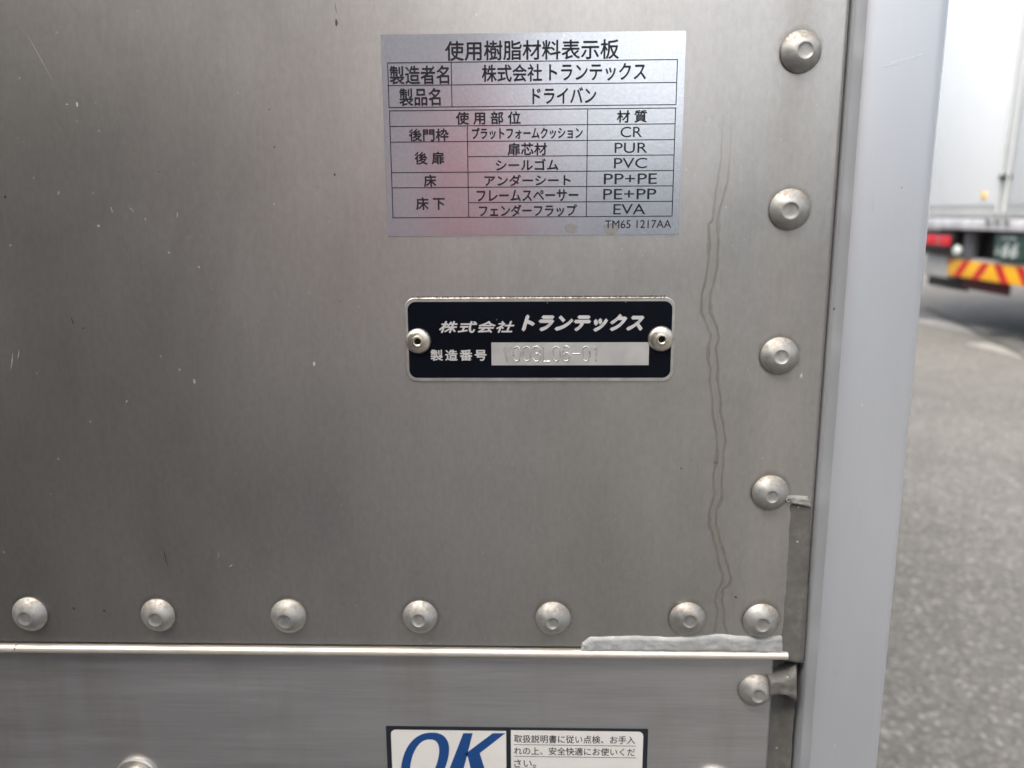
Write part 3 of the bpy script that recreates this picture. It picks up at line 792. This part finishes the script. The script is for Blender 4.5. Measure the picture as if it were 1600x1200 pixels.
for s in (-1, 1):
    x0, x1 = (-HL + .02, -.006) if s < 0 else (.006, HW - .02)
    d = fb('rear_door', (x0, .012, FL), (x1, .055, FL + 2.45), M['frame_grey'], r=.008)
    fb('door_skin', (x0 + .04 if s < 0 else x0 + .075, 0, FL + .088), (x1 - .075 if s < 0 else x1 - .04, .02, FL + 2.40), M['white_paint'], d, r=.006)
for a in (-.028, .028):
    fb('door_latch', (a - .022, -.03, FL + .282), (a + .022, .02, FL + .318), M['under'], r=.006)
for a in (-.05, .05):
    t = MB(); t.tube([(a, -.012, FL + .02), (a, -.012, FL + 2.4)], .009, 10); t.build('lock_rod', M['frame_grey'], far)
t = MB(); t.lathe([(0, .018), (.020, .016), (.028, .006), (.029, -.01)], (-.26, 0, FL + .163), 24); t.build('marker_light', M['amber'], far)
fb('rear_sill', (-HL, -.02, FL - .115), (HW, .08, FL - .022), M['galv'], r=.012)
for a in (-.105, .02, .14):
    fb('sill_catch', (a - .035, -.04, FL - .062), (a + .035, .0, FL - .01), M['rim'], r=.006)
fb('underbody', (-1.2, .5, .60), (1.2, 6.3, FL - .05), M['under'], r=.02)
fb('rear_crossmember', (-1.23, .17, .60), (1.23, .24, FL - .118), M['under'], r=.01)
for s in (-1, 1):
    lb = fb('tail_lamp', (s * .94 - .27, .0, .665), (s * .94 + .27, .085, .885), M['under'], r=.012)
    for k in (-1, 1): fb('lens', (s * .94 + k * .128 - .12, -.02, .745), (s * .94 + k * .128 + .12, .01, .84), M['lamp_red'], lb, r=.02)
t = MB(); t.tube([(-.52, .1, .66), (-.52, .1, .88)], .065, 16); t.build('air_tank', M['tank'], far)
t = MB(); t.lathe([(0, .03), (.03, .027), (.045, .012), (.048, 0), (.04, -.02)], (-.60, .02, .715), 20); t.build('reversing_lamp', M['num_white'], far)
fb('bumper', (-1.22, .08, .49), (1.22, .16, .655), M['bumper'], r=.012)
fb('bumper_end', (-1.24, .07, .455), (-.83, .165, .66), M['bumper'], r=.012)
for s in (-1, 1): fb('bumper_bracket', (s * .44 - .05, .165, .50), (s * .44 + .05, .49, .595), M['under'], r=.006)
# chevron plate: slanting stripes that mirror each other and meet at the middle
Z0, Z1 = .487, .632; HP = .66; XC = -.135
pb = fb('reflector_plate', (XC - HP, .06, Z0), (XC + HP, .076, Z1), M['chev_y'], r=.003)
def clip(poly, lim):
    out = []
    for i in range(len(poly)):
        p, q = poly[i], poly[(i + 1) % len(poly)]
        if p[0] <= lim: out.append(p)
        if (p[0] - lim) * (q[0] - lim) < 0:
            f = (lim - p[0]) / (q[0] - p[0]); out.append((lim, p[1] + (q[1] - p[1]) * f))
    return out
for s in (-1, 1):
    k = .025
    while k < HP:
        q = clip([(k + .13, Z0 + .002), (k + .24, Z0 + .002), (k + .11, Z1 - .002), (k, Z1 - .002)], HP - .004)
        k += .29
        if len(q) < 3: continue
        q = [(XC + s * x, z) for x, z in q]
        t = MB(); t.prism(q if s > 0 else q[::-1], .0572, .0602); t.build('red_stripe', M['chev_r'], pb)
fb('mud_flap', (-.72, .165, .375), (-.03, .18, .489), M['flap'], r=.004)
fb('mud_flap', (.62, .25, .30), (1.1, .265, .45), M['flap'], r=.004)
fb('mud_flap', (-1.6, .30, .325), (-.88, .315, .452), M['under'], r=.004, label='dark bar low under the bumper end')  # plain dark bar under the left bumper end
fb('side_guard', (-1.24, 1.2, .40), (-1.20, 4.2, .56), M['under'], r=.006)
npl = fb('number_plate', (-.08, .03, .675), (.32, .042, .875), M['num_green'], r=.004)
for x in (.03, .14):
    t = MB(); text_mesh(t, '6', x, .695, x + .095, .815, .027, .012, .2); t.build('plate_digit', M['num_white'], npl)
for a, b, c, d in ((-.05, .72, .0, .74), (-.04, .755, -.01, .77), (.02, .836, .06, .855), (.085, .836, .115, .86), (.135, .836, .19, .855)):
    t = MB(); t.sheet([(a, b), (c, b), (c, d), (a, d)], .027); t.build('plate_mark', M['num_white'], npl)
for y in (1.9, 5.4):
    for a in (-1.03, 1.03): wheel(far, a, y, .42, .28)
    t = MB(); t.tube([(-.9, y, .42), (.9, y, .42)], .07, 12); t.build('axle', M['under'], far)
fb('cab', (-1.15, 6.6, .55), (1.15, 8.3, 2.7), M['white_paint'], r=.12)

# ------------------------------------------------------------------ added unseen objects behind the camera that shape reflections in the metal
WX, WY = -8.0, -1.6
wh = thing('dark_reflection_block', 'added unseen dark block with a pale end, shaping reflections in the brushed metal', 'reflection helper', (WX, WY, gz(WY)))
b = MB(); b.box((-20, WY - 9, gz(WY - 9) - .2), (-.52, WY, 2.9)); b.build('dark_block', M['helper_dark'], wh)  # added block that darkens the left of the metal and cuts off sky
b = MB(); b.box((-.52, WY - 9, gz(WY - 9) - .2), (-.04, WY + .004, 2.9)); b.build('pale_reflector', M['helper_pale'], wh)  # pale end added to lighten the foil's left reflection
b = MB(); b.box((-20.2, WY - 9.2, 2.9), (.12, WY + .08, 3.02)); b.build('block_cap', M['frame_grey'], wh)
bx_, by_ = -.105, -1.15
bo_ = thing('red_reflection_prop', 'added unseen red box on a thin grey post, giving the sticker its pink streak', 'alarm post', (bx_, by_, gz(by_)))
def zlathe(name, prof, m, parent, c, seg=32):
    b = MB(); vs = [(c[0] + r_ * math.cos(2*math.pi*k/seg), c[1] + r_ * math.sin(2*math.pi*k/seg), c[2] + h) for k in range(seg) for r_, h in prof]; n_ = len(prof)
    b.add(vs, [(k*n_+i, ((k+1)%seg)*n_+i, ((k+1)%seg)*n_+i+1, k*n_+i+1) for k in range(seg) for i in range(n_-1)], True)
    return b.build(name, m, parent, c if False else (0, 0, 0))
zlathe('post', [(.0001, 0), (.025, 0), (.025, 1.03), (.0001, 1.03)], M['bumper'], bo_, (bx_, by_, gz(by_) + .02))
b = MB(); b.rbox((bx_ - .07, by_ - .05, 1.0), (bx_ + .07, by_ + .05, 1.32), .015); b.build('red_block', M['helper_red'], bo_)  # added out of view to tint the foil pink
zlathe('base_plate', [(.0001, 0), (.11, 0), (.11, .018), (.0001, .018)], M['bumper'], bo_, (bx_, by_, gz(by_) + .001))
sh = thing('low_reflection_block', 'added unseen long low dark block, darkening reflections in the brushed metal', 'reflection helper', (12, -14, gz(-14)))
b = MB(); b.box((-1.5, -20, gz(-20) - .2), (32, -14, 2.7)); b.build('dark_block', M['helper_dark'], sh)  # added out of view to darken the metal's horizon reflection
b = MB(); b.box((-1.8, -20.3, 2.7), (32.3, -13.6, 2.95)); b.build('block_cap', M['frame_grey'], sh)
for k in range(5):
    b = MB(); b.box((1 + k * 6, -13.98, gz(-14) + .05), (4 + k * 6, -13.9, 2.3)); b.build('pale_panel', M['helper_pale'], sh)
